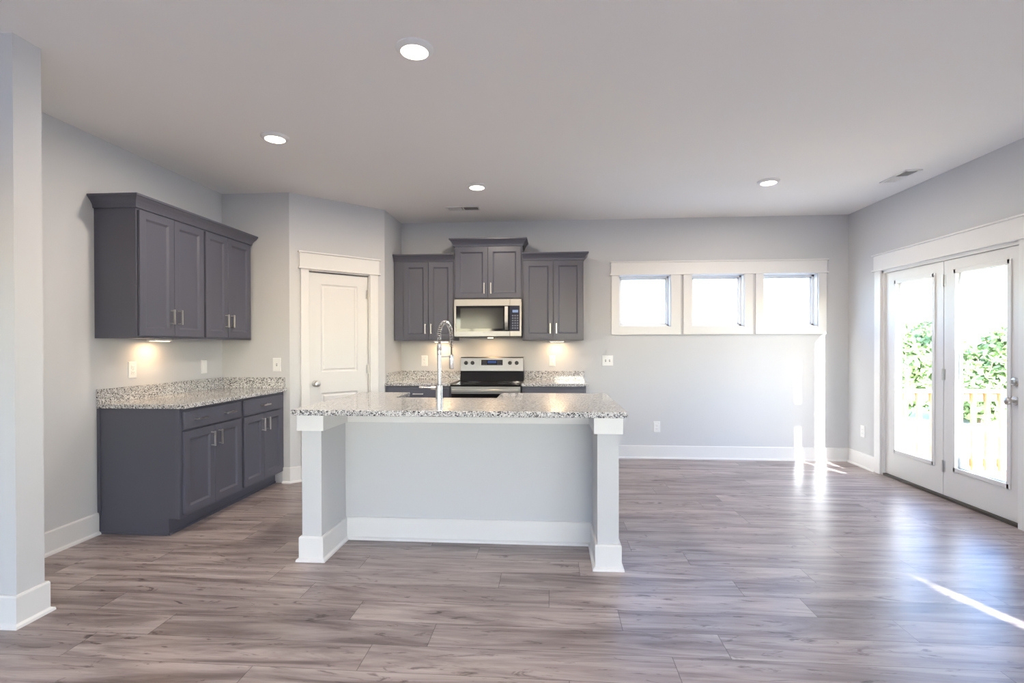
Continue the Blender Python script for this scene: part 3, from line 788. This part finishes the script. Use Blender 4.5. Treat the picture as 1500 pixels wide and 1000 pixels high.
# under-cabinet lamps
def undercab(loc, rotz, W, label, e=.72, d=.07, tilt_=0):
    t = thing('under_cabinet_light', label, 'light', loc, rotz, 'small lamps under the wall cabinets')
    B(-W/2, W/2, -d/2, d/2, -.016, 0).build('housing', MT['white_plastic'], t, bevel=.003)
    B(-W/2+.012, W/2-.012, -d/2+.01, d/2-.01, -.0185, -.0155).build('lens', MT['strip'], t)
    l = bpy.data.lights.new('lamp', 'AREA'); l.shape = 'RECTANGLE'; l.size = W-.03; l.size_y = d-.03; l.energy = e*LAMP; l.color = (1, .64, .32)
    lo = bpy.data.objects.new('lamp', l); COL.objects.link(lo); lo.parent = t; lo.location = (0, 0, -.022)
    return t
undercab((XL+.115, 3.790, Zu0), PI/2, .17, 'glowing lamp under the nearer left wall cabinet')
undercab((-1.270, YB-.115, 1.352), 0, .17, 'glowing lamp under the back cabinet left of the microwave')
undercab((.060, YB-.115, 1.352), 0, .17, 'glowing lamp under the back cabinet right of the microwave')
ml = thing('microwave_lamp', 'small glowing lamp on the underside of the microwave', 'light', (-.690, YB-.20, 1.385))
B(-.03, .03, -.02, .02, -.006, -.0005).build('lens', MT['strip'], ml)
l = bpy.data.lights.new('lamp', 'AREA'); l.size = .05; l.energy = .8*LAMP; l.color = (1, .64, .32)
lo = bpy.data.objects.new('lamp', l); COL.objects.link(lo); lo.parent = ml; lo.location = (0, 0, -.012)

# ------------------------------------------------------------ ceiling vents
def vent(x, y, L, W, rotz, label):
    t = thing('ceiling_vent', label, 'vent', (x, y, H), rotz, 'ceiling air vents')
    m = MB(); f_ = .022
    m.box(-L/2, L/2, -W/2, -W/2+f_, -.007, 0); m.box(-L/2, L/2, W/2-f_, W/2, -.007, 0); m.box(-L/2, -L/2+f_, -W/2, W/2, -.007, 0); m.box(L/2-f_, L/2, -W/2, W/2, -.007, 0)
    m.box(-.008, .008, -W/2, W/2, -.007, 0)
    m.build('frame', MT['white_plastic'], t, bevel=.001)
    B(-L/2+f_, L/2-f_, -W/2+f_, W/2-f_, -.0012, -.0002).build('duct_opening', MT['vent_dark'], t)
    for s in (-1, 1):
        n = 11
        for k in range(n):
            x0 = s*(.014+(k+.5)*(L/2-f_-.014)/n)
            m = MB().add([(x0-.004*s, -W/2+f_, -.0015), (x0+.003*s, -W/2+f_, -.008), (x0+.003*s, W/2-f_, -.008), (x0-.004*s, W/2-f_, -.0015),
                          (x0-.0028*s, -W/2+f_, -.0015), (x0+.0042*s, -W/2+f_, -.008), (x0+.0042*s, W/2-f_, -.008), (x0-.0028*s, W/2-f_, -.0015)],
                         [(0, 1, 2, 3), (4, 7, 6, 5), (0, 4, 5, 1), (3, 2, 6, 7), (0, 3, 7, 4), (1, 5, 6, 2)])
            m.build('slat', MT['white_plastic'], t)
    return t
vent(-.925, 5.430, .36, .16, 0, 'white ceiling air vent above the range')
vent(2.985, 4.700, .34, .14, PI/2, 'white ceiling air vent near the right wall')

# ------------------------------------------------------------ outdoors: deck, railing, added light blockers, shrubs
GZ = -.75
o = B(-60, 90, -60, 110, GZ-.2, GZ).build('ground', MT['ground']); struct(o)
DX0, DX1, DY0, DY1, DZ = XR+WT+.01, 7.1, 3.34, 6.34, -.13
dk = thing('deck', 'sunlit pale wood deck outside the glass doors', 'deck', (DX0, DY0, 0))
nb = int((DY1-DY0)/.142)
for k in range(nb):
    y = k*.142; B(0, DX1-DX0, y, y+.137, DZ-.036, DZ).build('deck_board', MT['pine'], dk)
m = MB(); m.box(0, DX1-DX0, 0.02, .06, DZ-.24, DZ-.037); m.box(0, DX1-DX0, DY1-DY0-.06, DY1-DY0-.02, DZ-.24, DZ-.037); m.box(DX1-DX0-.04, DX1-DX0, .06, DY1-DY0-.06, DZ-.24, DZ-.037)
m.build('rim_joist', MT['pine'], dk)
for sx in (.3, DX1-DX0-.1):
    for sy in (.12, DY1-DY0-.12): B(sx-.045, sx+.045, sy-.045, sy+.045, GZ, DZ-.037).build('support_post', MT['pine'], dk)
def railing(x0, y0, x1, y1, label):
    L = math.hypot(x1-x0, y1-y0); t = thing('deck_railing', label, 'railing', (x0, y0, DZ), math.atan2(y1-y0, x1-x0), 'deck railings')
    B(0, L, -.065, .065, .885, .922).build('top_rail', MT['pine'], t, bevel=.004)
    B(0, L, -.019, .019, .795, .884).build('upper_rail', MT['pine'], t)
    B(0, L, -.019, .019, .060, .150).build('lower_rail', MT['pine'], t)
    n = int(L/.144)
    for k in range(n):
        x = .07+k*.144
        B(x-.019, x+.019, -.058, -.0195, .02, .882).build('baluster', MT['pine'], t)
    for x in (.045, L-.045): B(x-.044, x+.044, .020, .108, 0.001, .884).build('post', MT['pine'], t)
    return t
railing(DX0+.02, DY1-.14, DX1-.16, DY1-.14, 'wooden deck railing with upright balusters seen through the glass doors')
railing(DX1-.15, DY1-.34, DX1-.15, DY0+.28, 'wooden railing along the outer edge of the deck')
railing(DX0+.02, DY0+.12, DX1-.30, DY0+.12, 'wooden railing at the near end of the deck')
struct(B(XR+WT+.001, XR+WT+.50, .55, YB+.5, 2.50, 2.62).build('sun_blocker_3', MT['exterior']), 'unseen added eave that cuts the sun through the glass doors', 'eave')  # eave added out of view to trim the sun patches on the back wall
struct(B(XLL-.8, XR+WT+2.0, YF-WT-2.7, YF-WT-.001, 2.38, 2.50).build('sun_blocker_4', MT['exterior']), 'unseen added porch roof that blocks sun at the front wall', 'eave')  # unseen roof slab added to cut sun and sky entering from the front
struct(B(XR+WT+.001, XR+WT+.70, YF-WT, .549, 2.50, 2.62).build('sun_blocker_2', MT['exterior']), 'unseen added eave that limits sun along the right wall', 'eave')  # unseen slab added to limit how far sun reaches through the right windows
ln_ = thing('sun_blocker_lantern', 'unseen added black lantern shape that breaks up sun through the glass doors', 'lantern', (XR+WT, 3.70, 1.35))  # made-up lantern out of view, placed to split the sun patch indoors
B(.0, .02, -.05, .05, .04, .20).build('back_plate', MT['black'], ln_, bevel=.003)
m = MB().box(.03, .19, -.08, .08, .0, .015); m.box(.03, .19, -.08, .08, .195, .21)
for sx in (.035, .175):
    for sy in (-.075, .065): m.box(sx, sx+.01, sy, sy+.01, .015, .195)
m.box(.015, .035, -.01, .01, .1, .13)
m.build('cage', MT['black'], ln_)
m = MB().box(.045, .175, -.065, .065, .016, .194); m.build('frosted_glass', MT['white_plastic'], ln_)

fn = thing('sky_blocker_fence', 'added tall board fence behind the camera that blocks low sky light', 'fence', (-9, -8.2, GZ))  # added behind the camera to block low sky light through the front windows
for k in range(62): B(k*.30, k*.30+.29, 0, .03, .03, 2.3).build('fence_board', MT['exterior'], fn)
B(0, 18.6, .031, .07, .5, .6).build('fence_rail', MT['exterior'], fn); B(0, 18.6, .031, .07, 2.0, 2.1).build('fence_rail', MT['exterior'], fn)
def shrub(x, y, h, r, seed, label, n=5000):
    rnd = random.Random(seed); t = thing('shrub', label, 'shrub', (x, y, GZ), 0, 'green shrubs beyond the deck')
    m = MB()
    for k in range(5):
        a = rnd.uniform(0, 2*PI); m.tube([(0, 0, 0), (.12*math.cos(a), .12*math.sin(a), h*.3), (r*.5*math.cos(a), r*.5*math.sin(a), h*.7)], [.04, .03, .012], 6)
    m.build('stem', MT['bark'], t)
    lobes = [(rnd.uniform(-.5, .5)*r, rnd.uniform(-.5, .5)*r, h*rnd.uniform(.16, .80), r*rnd.uniform(.40, .58)) for _ in range(14)]
    m = MB()
    for _ in range(n):
        cx, cy, cz, cr = rnd.choice(lobes)
        d = Vector((rnd.gauss(0, 1), rnd.gauss(0, 1), rnd.gauss(0, 1))).normalized()*cr*rnd.uniform(.6, 1.03)
        p = Vector((cx, cy, cz))+d
        if p.z < .05: continue
        s = rnd.uniform(.07, .13); u = Vector((rnd.gauss(0, 1), rnd.gauss(0, 1), rnd.gauss(0, .6))).normalized(); v = u.cross(d.normalized()+Vector((0, 0, .3)))
        if v.length < .1: continue
        v.normalize()
        m.add([p-u*s, p+v*s*.5, p+u*s, p-v*s*.5], [(0, 1, 2, 3)])
    m.build('foliage', MT['leaf'], t, weld=False)
    return t
where = ('leftmost', 'second from the left', 'third from the left', 'fourth from the left', 'fifth from the left', 'rightmost')
for k in range(6):
    shrub(6.6+k*2.25, 14.6-.1*k, 2.15+.12*(k % 3), 1.0, 40+k, 'green shrub beyond the deck, %s in the front row' % where[k])
    shrub(7.8+k*2.3, 17.2+.1*k, 2.75+.15*(k % 3), 1.05, 60+k, 'taller green shrub beyond the deck, %s in the back row' % where[k])
